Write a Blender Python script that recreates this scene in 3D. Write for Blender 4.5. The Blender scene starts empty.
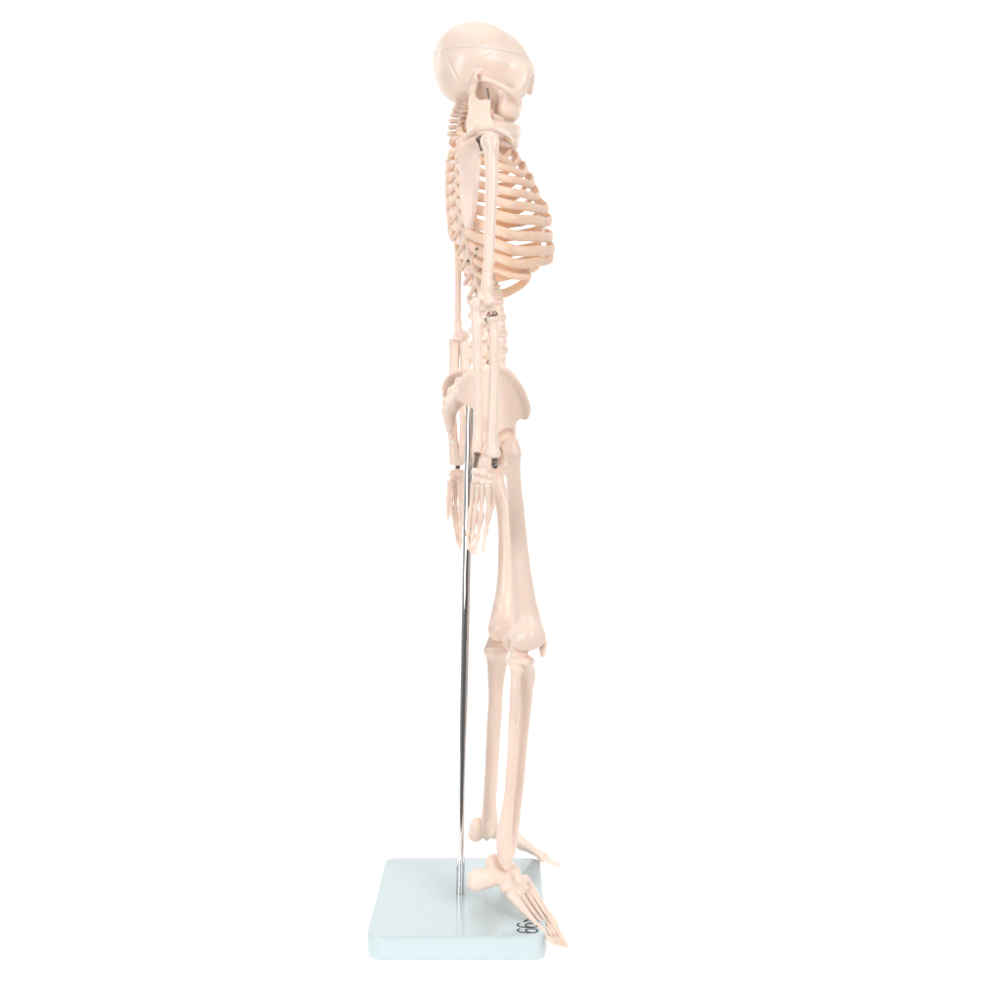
import bpy, math, random
import numpy as np
from mathutils import Matrix, Vector

random.seed(4)
C = bpy.context.scene.collection
# ----------------------------------------------------------------- camera numbers
FOC, DIST, CAMX, CAMZ, HORIZON = 1194.0, 1.145, 0.0384, 0.489, 405.0
YAW = math.radians(11.0)
CS, SN = math.cos(YAW), math.sin(YAW)


def L(px, py, Y=0.0, psi=None):
    """photo pixel + sideways distance from the body's midplane -> point in the body's own frame
    (X forward, Y to its left, Z up)"""
    q = px - 500.0
    X = (q * (Y * CS + DIST) + FOC * (Y * SN + CAMX)) / (FOC * CS - q * SN)
    dep = X * SN + Y * CS + DIST
    return np.array([X, Y, CAMZ + (HORIZON - py) * dep / FOC])


def R(rpx, p):
    return rpx * (p[0] * SN + p[1] * CS + DIST) / FOC


# ----------------------------------------------------------------- distance-field modelling
def smin(a, b, k):
    if k <= 0:
        return np.minimum(a, b)
    h = np.maximum(k - np.abs(a - b), 0) / k
    return np.minimum(a, b) - h * h * k * 0.25


def rot(axis, deg):
    return np.array(Matrix.Rotation(math.radians(deg), 3, axis))


def ell(c, r, M=None):
    c = np.array(c, float)
    r = np.array(r if np.ndim(r) else (r, r, r), float)

    def f(P):
        q = P - c
        if M is not None:
            q = q @ M                      # columns of M are the ellipsoid's axes
        k0 = np.sqrt(((q / r) ** 2).sum(-1))
        k1 = np.sqrt(((q / (r * r)) ** 2).sum(-1)) + 1e-9
        return k0 * (k0 - 1) / k1
    m = r.max()
    return f, c - m, c + m


def cone(a, b, ra, rb):
    a = np.array(a, float); b = np.array(b, float)
    ab = b - a
    l2 = max((ab * ab).sum(), 1e-12)

    def f(P):
        q = P - a
        t = np.clip((q @ ab) / l2, 0, 1)
        d = q - t[..., None] * ab
        return np.sqrt((d * d).sum(-1)) - (ra + (rb - ra) * t)
    m = max(ra, rb)
    return f, np.minimum(a, b) - m, np.maximum(a, b) + m


def box(c, h, r=0.001, M=None):
    c = np.array(c, float); h = np.array(h, float)

    def f(P):
        q = P - c
        if M is not None:
            q = q @ M
        q = np.abs(q) - (h - r)
        return np.sqrt((np.maximum(q, 0) ** 2).sum(-1)) + np.minimum(q.max(-1), 0) - r
    m = np.linalg.norm(h)
    return f, c - m, c + m


def catmull(pts, n):
    pts = np.array(pts, float)
    out = []
    m = len(pts)
    for i in range(m - 1):
        p0 = pts[max(i - 1, 0)]; p1 = pts[i]; p2 = pts[i + 1]; p3 = pts[min(i + 2, m - 1)]
        for k in range(n):
            t = k / n
            out.append(0.5 * ((2 * p1) + (-p0 + p2) * t + (2 * p0 - 5 * p1 + 4 * p2 - p3) * t * t
                              + (-p0 + 3 * p1 - 3 * p2 + p3) * t ** 3))
    out.append(pts[-1])
    return np.array(out)


def plate(O, U, V, poly, half, r, bend=None, smooth=3):
    """a thin slab with outline poly (u, v) in the plane O,U,V; bend(u, v) shifts it along the normal;
    half is a thickness or a function of u, v"""
    O = np.array(O, float); U = np.array(U, float); V = np.array(V, float)
    U = U / np.linalg.norm(U); V = V - U * (U @ V); V = V / np.linalg.norm(V)
    N = np.cross(U, V)
    pl = np.array(poly, float)
    if smooth:
        cl = np.vstack([pl[-1], pl, pl[0], pl[1]])
        pl = catmull(cl, smooth)[smooth:-smooth - 1][:len(pl) * smooth]

    def f(P):
        q = P - O
        u = q @ U; v = q @ V; w = q @ N
        d = np.full(u.shape, 1e9, np.float32); s = np.ones(u.shape, np.float32)
        n = len(pl)
        for i in range(n):
            a = pl[i]; b = pl[i - 1]
            ex, ey = b - a
            wx = u - a[0]; wy = v - a[1]
            t = np.clip((wx * ex + wy * ey) / (ex * ex + ey * ey + 1e-15), 0, 1)
            d = np.minimum(d, (wx - ex * t) ** 2 + (wy - ey * t) ** 2)
            c1 = v >= a[1]; c2 = v < b[1]; c3 = ex * wy > ey * wx
            flip = (c1 & c2 & c3) | (~c1 & ~c2 & ~c3)
            s = np.where(flip, -s, s)
        d2 = s * np.sqrt(d) + r
        if bend is not None:
            w = w - bend(u, v)
        hh = half(u, v) if callable(half) else half
        dw = np.abs(w) - (hh - r)
        return (np.minimum(np.maximum(d2, dw), 0)
                + np.sqrt(np.maximum(d2, 0) ** 2 + np.maximum(dw, 0) ** 2) - r)
    cor = []
    for (u, v) in pl:
        b = bend(np.float64(u), np.float64(v)) if bend is not None else 0.0
        for e in (-1, 1):
            cor.append(O + U * u + V * v + N * (b + e * 0.006))
    cor = np.array(cor)
    return f, cor.min(0) - 0.004, cor.max(0) + 0.004


class Bone:
    def __init__(self):
        self.ops = []; self.grooves = []

    def add(self, prim, k=0.004):
        self.ops.append(('+', prim, k)); return self

    def sub(self, prim, k=0.002):
        self.ops.append(('-', prim, k)); return self

    def chain(self, pts, k=0.004, n=6):
        """pts: rows (x, y, z, r): a smooth tapering rod"""
        q = catmull(pts, n)
        q[:, 3] = np.maximum(q[:, 3], 4e-4)
        segs = [cone(q[i, :3], q[i + 1, :3], q[i, 3], q[i + 1, 3]) for i in range(len(q) - 1)]

        self.ops.append(('+', (segs, np.min([c[1] for c in segs], 0), np.max([c[2] for c in segs], 0)), k))
        return self

    def field(self, res):
        lo = np.min([p[1] for o, p, k in self.ops if o == '+'], axis=0) - 4 * res
        hi = np.max([p[2] for o, p, k in self.ops if o == '+'], axis=0) + 4 * res
        n = np.ceil((hi - lo) / res).astype(int) + 1
        ax = [(lo[i] + np.arange(n[i]) * res).astype(np.float32) for i in range(3)]
        F = np.full(n, 0.05, np.float32)
        def cut(a, b, m):
            i0 = np.clip(np.floor((a - m - lo) / res).astype(int), 0, n)
            i1 = np.clip(np.ceil((b + m - lo) / res).astype(int) + 1, 0, n)
            sl = tuple(slice(i0[j], i1[j]) for j in range(3))
            return sl, np.stack(np.meshgrid(*[ax[j][sl[j]] for j in range(3)], indexing='ij'), -1)

        for o, (f, a, b), k in self.ops:
            m = k + 3 * res
            sl, G = cut(a, b, m)
            if not G.size:
                continue
            if isinstance(f, list):                # a chain: plain minimum of its own pieces first
                T = np.full(n, 0.05, np.float32)
                for (g, a1, b1) in f:
                    s1, G1 = cut(a1, b1, m)
                    if G1.size:
                        T[s1] = np.minimum(T[s1], g(G1).astype(np.float32))
                v = T[sl]
            else:
                v = f(G).astype(np.float32)
            F[sl] = smin(F[sl], v, k) if o == '+' else -smin(-F[sl], v, k)
        if self.grooves:                                # seams: shallow smooth furrows, seen from the side
            X, Z = np.meshgrid(ax[0], ax[2], indexing='ij')
            D = np.full(X.shape, 1e9)
            for g in self.grooves:
                for (x0, z0), (x1, z1) in zip(g[:-1], g[1:]):
                    ex, ez = x1 - x0, z1 - z0
                    t = np.clip(((X - x0) * ex + (Z - z0) * ez) / (ex * ex + ez * ez + 1e-15), 0, 1)
                    D = np.minimum(D, (X - x0 - ex * t) ** 2 + (Z - z0 - ez * t) ** 2)
            F = F + (0.00042 * np.exp(-D / 0.0008 ** 2)).astype(np.float32)[:, None, :]
        return F, lo, ax

    def mesh(self, res=0.0008, clip=None, grow=0.0):
        F, lo, ax = self.field(res)
        F = F - grow
        if clip is not None:
            G = np.stack(np.meshgrid(*ax, indexing='ij'), -1)
            F = np.maximum(F, clip(G).astype(np.float32))
            F[0] = F[-1] = 1; F[:, 0] = F[:, -1] = 1; F[:, :, 0] = F[:, :, -1] = 1
        return nets(F, lo, res)


def nets(F, lo, res):
    """naive surface nets"""
    n = np.array(F.shape)
    c = [(i, j, k) for i in (0, 1) for j in (0, 1) for k in (0, 1)]

    def S(o):
        return F[o[0]:n[0] - 1 + o[0], o[1]:n[1] - 1 + o[1], o[2]:n[2] - 1 + o[2]]
    cnt = sum((S(o) < 0).astype(np.int8) for o in c)
    act = (cnt > 0) & (cnt < 8)
    idx = np.argwhere(act)
    ids = -np.ones(act.shape, np.int64); ids[act] = np.arange(len(idx))
    acc = np.zeros((len(idx), 3)); num = np.zeros(len(idx))
    vals = {o: S(o)[act].astype(np.float64) for o in c}
    for o in c:
        for d in range(3):
            if o[d] == 0:
                e = list(o); e[d] = 1; e = tuple(e)
                a = vals[o]; b = vals[e]
                x = (a < 0) != (b < 0)
                t = np.where(x, a / np.where(a - b == 0, 1, a - b), 0)
                p = np.tile(np.array(o, float), (len(idx), 1)); p[:, d] += t
                acc += np.where(x[:, None], p, 0); num += x
    verts = lo + (idx + acc / num[:, None]) * res
    # moulded plastic is never quite true: slow sub-millimetre waves
    w = np.zeros_like(verts)
    for a, (q, ph) in enumerate((((170, 110, 120), .3), ((-120, 190, 90), 1.7), ((90, -130, 160), 2.9), ((260, 150, -190), .9))):
        sn = np.sin(verts @ np.array(q, float) + ph)
        w[:, a % 3] += sn * .00011; w[:, (a + 1) % 3] += sn * .00008
    verts = verts + w
    quads = []
    for d in range(3):
        u, w = (d + 1) % 3, (d + 2) % 3
        a = F[tuple(slice(0, n[k] - 1) for k in range(3))]
        sl = [slice(0, n[k] - 1) for k in range(3)]; sl[d] = slice(1, n[d])
        b = F[tuple(sl)]
        x = np.argwhere((a < 0) != (b < 0))
        if not len(x):
            continue
        x = x[(x[:, u] > 0) & (x[:, w] > 0)]
        s = a[tuple(x.T)] < 0
        du = np.zeros(3, int); du[u] = 1
        dw = np.zeros(3, int); dw[w] = 1
        q = [ids[tuple((x - du - dw).T)], ids[tuple((x - dw).T)], ids[tuple(x.T)], ids[tuple((x - du).T)]]
        q = np.stack(q, 1)
        q[~s] = q[~s][:, ::-1]
        quads.append(q)
    return verts, np.vstack(quads)


def link(name, verts, faces, mat, parent=None, smooth=True):
    me = bpy.data.meshes.new(name)
    faces = np.asarray(faces) if not isinstance(faces, list) else faces
    if isinstance(faces, np.ndarray):
        me.vertices.add(len(verts)); me.vertices.foreach_set('co', np.asarray(verts, np.float32).ravel())
        m = faces.shape[1]
        me.loops.add(faces.size); me.loops.foreach_set('vertex_index', faces.ravel().astype(np.int32))
        me.polygons.add(len(faces))
        me.polygons.foreach_set('loop_start', np.arange(0, faces.size, m, dtype=np.int32))
        me.update(calc_edges=True)
    else:
        me.from_pydata([tuple(v) for v in verts], [], faces); me.update()
    me.materials.append(mat)
    if smooth:
        me.polygons.foreach_set('use_smooth', [True] * len(me.polygons))
    o = bpy.data.objects.new(name, me); C.objects.link(o)
    if parent is not None:
        o.parent = parent
    return o


def bone(name, b, mat, parent, res=0.0008, clip=None, grow=0.0):
    v, f = b.mesh(res, clip, grow)
    return link(name, v, f, mat, parent)


def loft(pts, w, h, up, seg=10, cap=True, power=2.4):
    """sweep an oval section (w across, h along up) on the curve pts; w and h per point"""
    pts = np.array(pts, float); m = len(pts)
    T = np.gradient(pts, axis=0); T /= np.linalg.norm(T, axis=1)[:, None]
    vs, fs = [], []
    for i in range(m):
        b = np.array(up[i] if np.ndim(up) > 1 else up, float); b = b - T[i] * (b @ T[i]); b /= np.linalg.norm(b)
        nrm = np.cross(T[i], b)
        for k in range(seg):
            a = 2 * math.pi * k / seg
            ca, sa = math.cos(a), math.sin(a)
            x = math.copysign(abs(ca) ** (2 / power), ca) * w[i]; y = math.copysign(abs(sa) ** (2 / power), sa) * h[i]
            vs.append(pts[i] + nrm * x + b * y)
    for i in range(m - 1):
        for k in range(seg):
            fs.append((i * seg + k, i * seg + (k + 1) % seg, (i + 1) * seg + (k + 1) % seg, (i + 1) * seg + k))
    if cap:
        fs.append(tuple(range(seg))[::-1]); fs.append(tuple((m - 1) * seg + k for k in range(seg)))
    return vs, fs


def merge(parts):
    V, F = [], []
    for v, f in parts:
        o = len(V); V += [tuple(x) for x in v]; F += [tuple(i + o for i in q) for q in f]
    return V, F


def rod(a, b, r, seg=14, r2=None):
    a = np.array(a, float); b = np.array(b, float)
    t = b - a
    up = (1, 0, 0) if abs(t[2]) > 0.6 * np.linalg.norm(t) else (0, 0, 1)
    return loft([a, (a + b) / 2, b], [r, r, r2 or r], [r, r, r2 or r], np.array(up, float), seg, power=2.0)


# ----------------------------------------------------------------- materials
def nodes(name):
    m = bpy.data.materials.new(name); m.use_nodes = True
    nt = m.node_tree
    return m, nt, nt.nodes['Principled BSDF']


def bone_plastic(name, col, col2, rough=0.29, sss=0.5, scale=0.003):
    m, nt, p = nodes(name)
    tc = nt.nodes.new('ShaderNodeTexCoord')
    n1 = nt.nodes.new('ShaderNodeTexNoise'); n1.inputs['Scale'].default_value = 28; n1.inputs['Detail'].default_value = 4
    rp = nt.nodes.new('ShaderNodeMix'); rp.data_type = 'RGBA'
    rp.inputs['A'].default_value = (*col, 1); rp.inputs['B'].default_value = (*col2, 1)
    mr = nt.nodes.new('ShaderNodeMapRange'); mr.inputs['From Min'].default_value = 0.38; mr.inputs['From Max'].default_value = 0.66
    n2 = nt.nodes.new('ShaderNodeTexNoise'); n2.inputs['Scale'].default_value = 260; n2.inputs['Detail'].default_value = 3
    bp = nt.nodes.new('ShaderNodeBump'); bp.inputs['Strength'].default_value = 0.16; bp.inputs['Distance'].default_value = 0.0012
    rr = nt.nodes.new('ShaderNodeMapRange'); rr.inputs['To Min'].default_value = rough - 0.08; rr.inputs['To Max'].default_value = rough + 0.12
    lk = nt.links.new
    lk(tc.outputs['Object'], n1.inputs['Vector']); lk(tc.outputs['Object'], n2.inputs['Vector'])
    lk(n1.outputs['Fac'], mr.inputs['Value']); lk(mr.outputs['Result'], rp.inputs['Factor'])
    lk(rp.outputs['Result'], p.inputs['Base Color']); lk(n2.outputs['Fac'], bp.inputs['Height'])
    lk(bp.outputs['Normal'], p.inputs['Normal']); lk(n1.outputs['Fac'], rr.inputs['Value']); lk(rr.outputs['Result'], p.inputs['Roughness'])
    p.inputs['Subsurface Weight'].default_value = sss
    p.inputs['Subsurface Radius'].default_value = (1.0, 0.42, 0.18)
    p.inputs['Subsurface Scale'].default_value = scale
    p.inputs['Specular IOR Level'].default_value = 0.45
    return m


def plain(name, col, rough=0.5, metal=0.0, spec=0.5):
    m, nt, p = nodes(name)
    p.inputs['Base Color'].default_value = (*col, 1); p.inputs['Roughness'].default_value = rough
    p.inputs['Metallic'].default_value = metal; p.inputs['Specular IOR Level'].default_value = spec
    tc = nt.nodes.new('ShaderNodeTexCoord'); n1 = nt.nodes.new('ShaderNodeTexNoise'); n1.inputs['Scale'].default_value = 40
    rr = nt.nodes.new('ShaderNodeMapRange'); rr.inputs['To Min'].default_value = max(rough - 0.05, 0.02); rr.inputs['To Max'].default_value = rough + 0.06
    nt.links.new(tc.outputs['Object'], n1.inputs['Vector']); nt.links.new(n1.outputs['Fac'], rr.inputs['Value'])
    nt.links.new(rr.outputs['Result'], p.inputs['Roughness'])
    return m


IVORY = bone_plastic('ivory_plastic', (0.835, 0.675, 0.575), (0.86, 0.715, 0.62))
LEG = bone_plastic('ivory_plastic_legs', (0.82, 0.645, 0.545), (0.845, 0.685, 0.585), rough=0.31, sss=0.35)
RIBM = bone_plastic('ivory_plastic_ribs', (0.905, 0.755, 0.62), (0.915, 0.785, 0.67), sss=0.3, scale=0.004)
def glow_through(m, fac, col):
    # thin moulded ribs let light through
    nt = m.node_tree; out = nt.nodes['Material Output']; p = nt.nodes['Principled BSDF']
    t = nt.nodes.new('ShaderNodeBsdfTranslucent'); t.inputs['Color'].default_value = (*col, 1)
    x = nt.nodes.new('ShaderNodeMixShader'); x.inputs['Fac'].default_value = fac
    nt.links.new(p.outputs[0], x.inputs[1]); nt.links.new(t.outputs[0], x.inputs[2]); nt.links.new(x.outputs[0], out.inputs['Surface'])


glow_through(RIBM, 0.28, (1.0, 0.66, 0.27))
DISC = bone_plastic('disc_plastic', (0.78, 0.63, 0.46), (0.80, 0.66, 0.50), sss=0.0)
CHROME = plain('chrome', (0.70, 0.69, 0.69), 0.06, 1.0)
STEEL = plain('dark_steel', (0.20, 0.17, 0.15), 0.32, 1.0)
BRASSY = plain('worn_bracket', (0.34, 0.25, 0.19), 0.4, 1.0)
BASE = plain('pale_blue_plastic', (0.515, 0.598, 0.615), 0.14, 0.0, 0.5)
INK = plain('black_ink', (0.012, 0.012, 0.014), 0.5)
def sweep_material():
    m = bpy.data.materials.new('white_translucent_sweep'); m.use_nodes = True
    nt = m.node_tree; nt.nodes.remove(nt.nodes['Principled BSDF'])
    d = nt.nodes.new('ShaderNodeBsdfDiffuse'); t = nt.nodes.new('ShaderNodeBsdfTranslucent'); x = nt.nodes.new('ShaderNodeMixShader')
    for q in (d, t):
        q.inputs['Color'].default_value = (0.96, 0.96, 0.96, 1)
    x.inputs['Fac'].default_value = 0.5
    nt.links.new(d.outputs[0], x.inputs[1]); nt.links.new(t.outputs[0], x.inputs[2])
    nt.links.new(x.outputs[0], nt.nodes['Material Output'].inputs['Surface'])
    return m


WHITE = sweep_material()

# ----------------------------------------------------------------- the skeleton
root = bpy.data.objects.new('anatomical_skeleton', None); C.objects.link(root)
root.rotation_euler = (0, 0, YAW)
root['label'] = 'ivory plastic human skeleton model hanging on a chrome rod, seen from its right side'
root['category'] = 'skeleton'

NEAR, FAR = -1, 1


def ch(Y, rows):
    """rows (px, py, radius px[, Y]) -> x, y, z, r rows in the body frame"""
    out = []
    for r in rows:
        p = L(r[0], r[1], r[3] if len(r) > 3 else Y)
        out.append([*p, R(r[2], p)])
    return out


def mirror(rows, dx=0.0, dz=0.0):
    return [[r[0] + dx, -r[1], r[2] + dz, r[3]] for r in rows]


# ---- skull
def build_skull():
    b = Bone()
    sc = 0.00096
    W = 0.036
    c1 = L(470.5, 62, 0); c2 = L(493.5, 68, 0)
    b.add(ell(c1, (0.0368, W, 0.0350)), 0)
    b.add(ell(L(495.5, 69.5, 0), (0.0345, 0.0315, 0.0352)), 0.010)
    b.add(ell(L(478.5, 60.5, 0), (0.0345, 0.0350, 0.0338)), 0.010)
    b.add(ell(L(458, 82, 0), (0.0165, 0.024, 0.0165)), 0.012)       # occiput
    b.add(ell(L(478, 88, 0), (0.030, 0.024, 0.014)), 0.010)       # skull base
    for s in (NEAR, FAR):
        Y = s
        # temple hollow behind the eye socket
        b.sub(ell(L(508, 78, -0.040) * np.array([1, -s, 1]), (0.0115, 0.0105, 0.0115)), 0.008)
        brow = ch(-0.020, [(528, 73, 4.0, -0.006), (528, 72, 4.5, -0.016), (525, 75, 5.0, -0.024), (522, 83, 4.8, -0.026), (517, 92, 5.0, -0.028)])
        arch = ch(-0.034, [(477, 78, 3.0, -0.034), (484, 79, 3.2, -0.0375), (495, 83, 3.0, -0.040), (506, 89, 3.4, -0.038), (515, 95, 5.0, -0.031), (518, 102, 4.5, -0.024)])
        line = ch(-0.034, [(478, 73, 1.6, -0.0335), (475, 81, 3.0, -0.031), (473, 91, 5.0, -0.027), (474, 98, 3.4, -0.026)])
        tline = ch(-0.03, [(526, 66, 1.6, -0.022), (514, 55, 1.2, -0.028), (498, 50, 0.9, -0.032)])
        for rows, k in ((brow, 0.016), (arch, 0.004), (line, 0.006)):
            b.chain(rows if s == NEAR else mirror(rows), k)
        # hollows under the cheek arch
        h1 = L(487, 93, -0.031); h2 = L(491.5, 107, -0.026)
        h1[1] *= -s; h2[1] *= -s
        b.sub(ell(h1, (0.0105, 0.013, 0.0085)), 0.003)
        b.sub(ell(h2, (0.0052, 0.016, 0.0150)), 0.003)
        fl = L(521.5, 85, -0.016); fl[1] *= -s
        b.add(ell(fl, (0.0055, 0.0085, 0.0125)), 0.006)
        # eye socket
        e = L(523, 84, -0.017); e[1] *= -s
        b.sub(ell(e + np.array([0.009, -s * 0.001, 0]), (0.013, 0.0086, 0.0085)), 0.003)
        m = L(507, 101, -0.0135); m[1] *= -s
        b.add(ell(m, (0.0120, 0.0125, 0.0135)), 0.006)
        m = L(506.5, 111, -0.0105); m[1] *= -s
        b.add(ell(m, (0.0125, 0.0125, 0.0090)), 0.004)              # upper jaw
        ear = L(479.5, 77, -0.036); ear[1] *= -s
        b.sub(ell(ear, (0.0022, 0.006, 0.0032)), 0.0015)
    nose = [[*L(529, 79, 0), 0.0045], [*L(529, 85, 0), 0.0044], [*L(529.6, 91.5, 0), 0.0034]]
    b.chain(nose, 0.005)
    b.add(ell(L(513, 108, 0), (0.008, 0.014, 0.013)), 0.006)
    b.sub(ell(L(527, 104, 0), (0.006, 0.0062, 0.0085)), 0.002)     # nose opening
    zc = L(487, 49.5, -0.034)
    nrm = np.array([0.02, 0.0, 1.0])

    def gap(G):
        return (G - zc) @ nrm
    rnd = random.Random(3)
    for line_px in ([(477, 71), (479.5, 62), (486, 56.5), (495, 55), (503, 58.5), (508.5, 67)], [(488, 27), (489.5, 36), (491, 46), (494, 55)],
                    [(463, 84), (457, 73), (451, 61), (447, 50), (446, 42)], [(463, 84), (470, 85), (474, 80)]):
        q = catmull([L(x, y, -0.034) for x, y in line_px], 6)
        b.grooves.append([(p[0] + rnd.uniform(-.0005, .0005), p[2] + rnd.uniform(-.0005, .0005)) for p in q])
    sk = bone('skull', b, IVORY, root, 0.0008, clip=lambda G: gap(G) - 0.0004)
    bone('skull_cap', b, IVORY, sk, 0.0008, clip=lambda G: -gap(G) - 0.0002, grow=0.00012)
    # lower jaw
    j = Bone()
    for s in (NEAR, FAR):
        O = L(480, 115, -0.0275); O[1] *= -s
        poly_px = [(468, 101), (471, 96), (476, 98.5), (480.5, 100.5), (485, 99.5), (490, 98), (490.5, 106), (490, 114), (493, 122), (494, 134), (484, 141), (470, 138), (466, 126), (468, 112)]
        pl = []
        for (x, y) in poly_px:
            q = L(x, y, -0.0275) - L(480, 115, -0.0275)
            pl.append((q[0], q[2]))
        j.add(plate(O, (1, 0, 0), (0, 0, 1), pl, 0.0024, 0.002, bend=lambda u, v, s=s: -s * (-0.12 * np.minimum(v, 0.02)) * -1.0), 0.003)
        for dy, rr in ((125, 4.6), (132, 5.5), (141, 5.0)):
            rows = ch(-0.026, [(474, dy - 3, rr * .6, -0.027), (488, dy - 1, rr * .85, -0.0255), (503, dy + 1, rr, -0.020), (513, dy + 3, rr, -0.011), (515.5 - (dy - 127) * .18, dy + 4, rr, 0.0)])
            j.chain(rows if s == NEAR else mirror(rows), 0.004)
        cd = L(472.5, 97, -0.0275); cd[1] *= -s
        j.add(ell(cd, (0.0030, 0.0055, 0.0028)), 0.003)
    jw = bone('mandible', j, IVORY, sk, 0.0007)
    # teeth rows
    for nm, dz0, up, par in (('upper_teeth', 118.5, -1, sk), ('lower_teeth', 123.5, 1, jw)):
        t = Bone()
        arc = catmull(ch(0, [(494, dz0 - 2.0, 3, -0.0165), (502, dz0 - .5, 3, -0.0135), (510, dz0 + 1, 3, -0.0070), (513, dz0 + 1.5, 3, 0.0)]), 4)
        pts = [a for a in arc] + [np.array([a[0], -a[1], a[2], a[3]]) for a in arc[:-1]]
        for a in pts:
            t.add(ell(a[:3], (0.0021, 0.0019, 0.0030)), 0.0004)
        bone(nm, t, IVORY, par, 0.0006)
    # jaw spring
    pr = []
    for s in (NEAR, FAR):
        a = L(487, 88, -0.031); c = L(489, 101, -0.031)
        a[1] *= -s; c[1] *= -s
        ts = np.linspace(0, 1, 60)
        pr.append(loft([a + (c - a) * t + np.array([math.cos(t * 60), math.sin(t * 60), 0]) * 0.0011 for t in ts], [0.0003] * 60, [0.0003] * 60, np.array((0, 0, 1.0)), 6))
    for v, f in pr:
        link('jaw_spring', v, f, STEEL, jw)
    return sk


SK = build_skull()

# ---- spine
BODY = [(473, 105, 5.4), (472, 109.5, 5.6), (470.5, 114, 5.8), (469, 118.5, 5.9), (468, 123, 6.0), (467.5, 127.5, 6.1), (467.5, 132, 6.3),     # neck
        (468, 138, 6.5), (467, 150, 6.6), (466.5, 162, 6.8), (466, 174, 7), (466, 186, 7.2), (466.5, 198, 7.4), (468, 210.5, 7.6), (471, 223.5, 7.8),
        (475, 237, 8), (479.5, 251, 8.3), (484, 265.5, 8.7), (488, 279.5, 9),                                                          # chest
        (492.5, 294, 10.4), (495, 309.5, 10.8), (496.5, 325.5, 11.0), (497.5, 341.5, 11.2), (496.5, 357.5, 11.2)]                                   # loins
BP = [L(x, y, 0) for x, y, r in BODY]


def make_vertebra(kind):
    """unit size: body radius 1 along X, built at 10 mm, centred on the body; returns mesh data"""
    u = 0.01
    b = Bone()
    hh = {'neck': 0.48, 'chest': 0.68, 'loin': 0.74}[kind]
    for z in (-hh + 0.12, 0, hh - 0.12):
        b.add(ell((0, 0, z * u), (0.98 * u if z else 0.86 * u, (1.18 if z else 1.0) * u, 0.30 * u if z else hh * u)), 0.0022)
    if kind == 'neck':
        sp = [(-1.2, 0, -0.05, .50), (-2.1, 0, -0.25, .56), (-2.75, 0, -0.38, .62)]; tp, tr = 1.75, .26
    elif kind == 'chest':
        sp = [(-1.3, 0, -0.1, .38), (-2.1, 0, -0.7, .28), (-2.75, 0, -1.25, .27)]; tp, tr = 2.0, .32
    else:
        sp = [(-1.2, 0, -0.1, .42), (-1.7, 0, -0.2, .36), (-2.25, 0, -0.30, .42)]; tp, tr = 2.4, .24
    b.chain([[x * u, y * u, z * u, r * u] for x, y, z, r in sp], 0.003)
    if kind == 'loin':
        b.add(box((-1.85 * u, 0, -0.28 * u), (0.5 * u, 0.17 * u, 0.42 * u), 0.0015), 0.002)
    for s in (-1, 1):
        b.chain([[-0.7 * u, s * 0.7 * u, 0.1 * u, .34 * u], [-1.15 * u, s * 0.75 * u, 0, .38 * u], [-1.4 * u, s * 0.25 * u, -.1 * u, .34 * u]], 0.002)
        b.chain([[-1.1 * u, s * 0.7 * u, 0.05 * u, .32 * u], [-1.5 * u, s * tp * .65 * u, .1 * u, tr * u], [-1.65 * u, s * tp * u, .12 * u, tr * 1.15 * u]], 0.002)
        b.chain([[-1.25 * u, s * 0.75 * u, .9 * u, .30 * u], [-1.2 * u, s * 0.8 * u, 0, .34 * u], [-1.4 * u, s * 0.6 * u, -1.0 * u, .30 * u]], 0.002)
    return b.mesh(0.0007)


VM = {k: make_vertebra(k) for k in ('neck', 'chest', 'loin')}
vproto = {}
for i, (p, (x, y, r)) in enumerate(zip(BP, BODY)):
    k = 'neck' if i < 7 else 'chest' if i < 19 else 'loin'
    a = BP[max(i - 1, 0)]; c = BP[min(i + 1, 23)]
    t = a - c
    pitch = math.atan2(t[0], t[2])
    gapz = np.linalg.norm(t) / (2 if 0 < i < 23 else 1)
    if k not in vproto:
        vproto[k] = link('vertebra', *VM[k], IVORY, root); o = vproto[k]
    else:
        o = vproto[k].copy(); C.objects.link(o)
    s = R(r, p) / 0.01
    o.location = p; o.rotation_euler = (0, pitch, 0)
    o.scale = (s, s, gapz / (0.0165 if k == 'loin' else 0.0155 if k == 'chest' else 0.0112))
    if i < 23:
        b_ = BP[i + 1]
        ax = (b_ - p); ln = np.linalg.norm(ax)
        v, f = loft([p + ax * q for q in (.36, .42, .5, .58, .64)], [R(r, p) * w for w in (.9, .98, 1.0, .98, .9)], [R(r, p) * w * 1.05 for w in (.9, .98, 1.0, .98, .9)], np.array((0, 1.0, 0)), 18, power=2)
        d = link('intervertebral_disc', v, f, DISC, o)
        d.matrix_parent_inverse = (Matrix.Translation(Vector(p)) @ Matrix.Rotation(pitch, 4, 'Y') @ Matrix.Diagonal((*o.scale, 1))).inverted()

# ---- ribs
RIBY = [146, 155, 166, 178, 191.5, 204.6, 219, 236, 251.5, 264.5, 277, 288]
WID = [.030, .042, .051, .057, .061, .064, .066, .067, .066, .062, .054, .044]
FRX = [507, 517, 526, 534, 540, 545, 549, 552, 553, 549, 543, 503]
TH = [3.3, 3.6, 3.9, 4.1, 4.4, 4.7, 5.2, 5.4, 5.3, 5.0, 4.0, 3.2]
STX = [(508, 147), (515, 155), (522, 165), (529, 177), (534, 190), (538, 202), (541, 213), (542, 219), (542, 224)]


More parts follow.
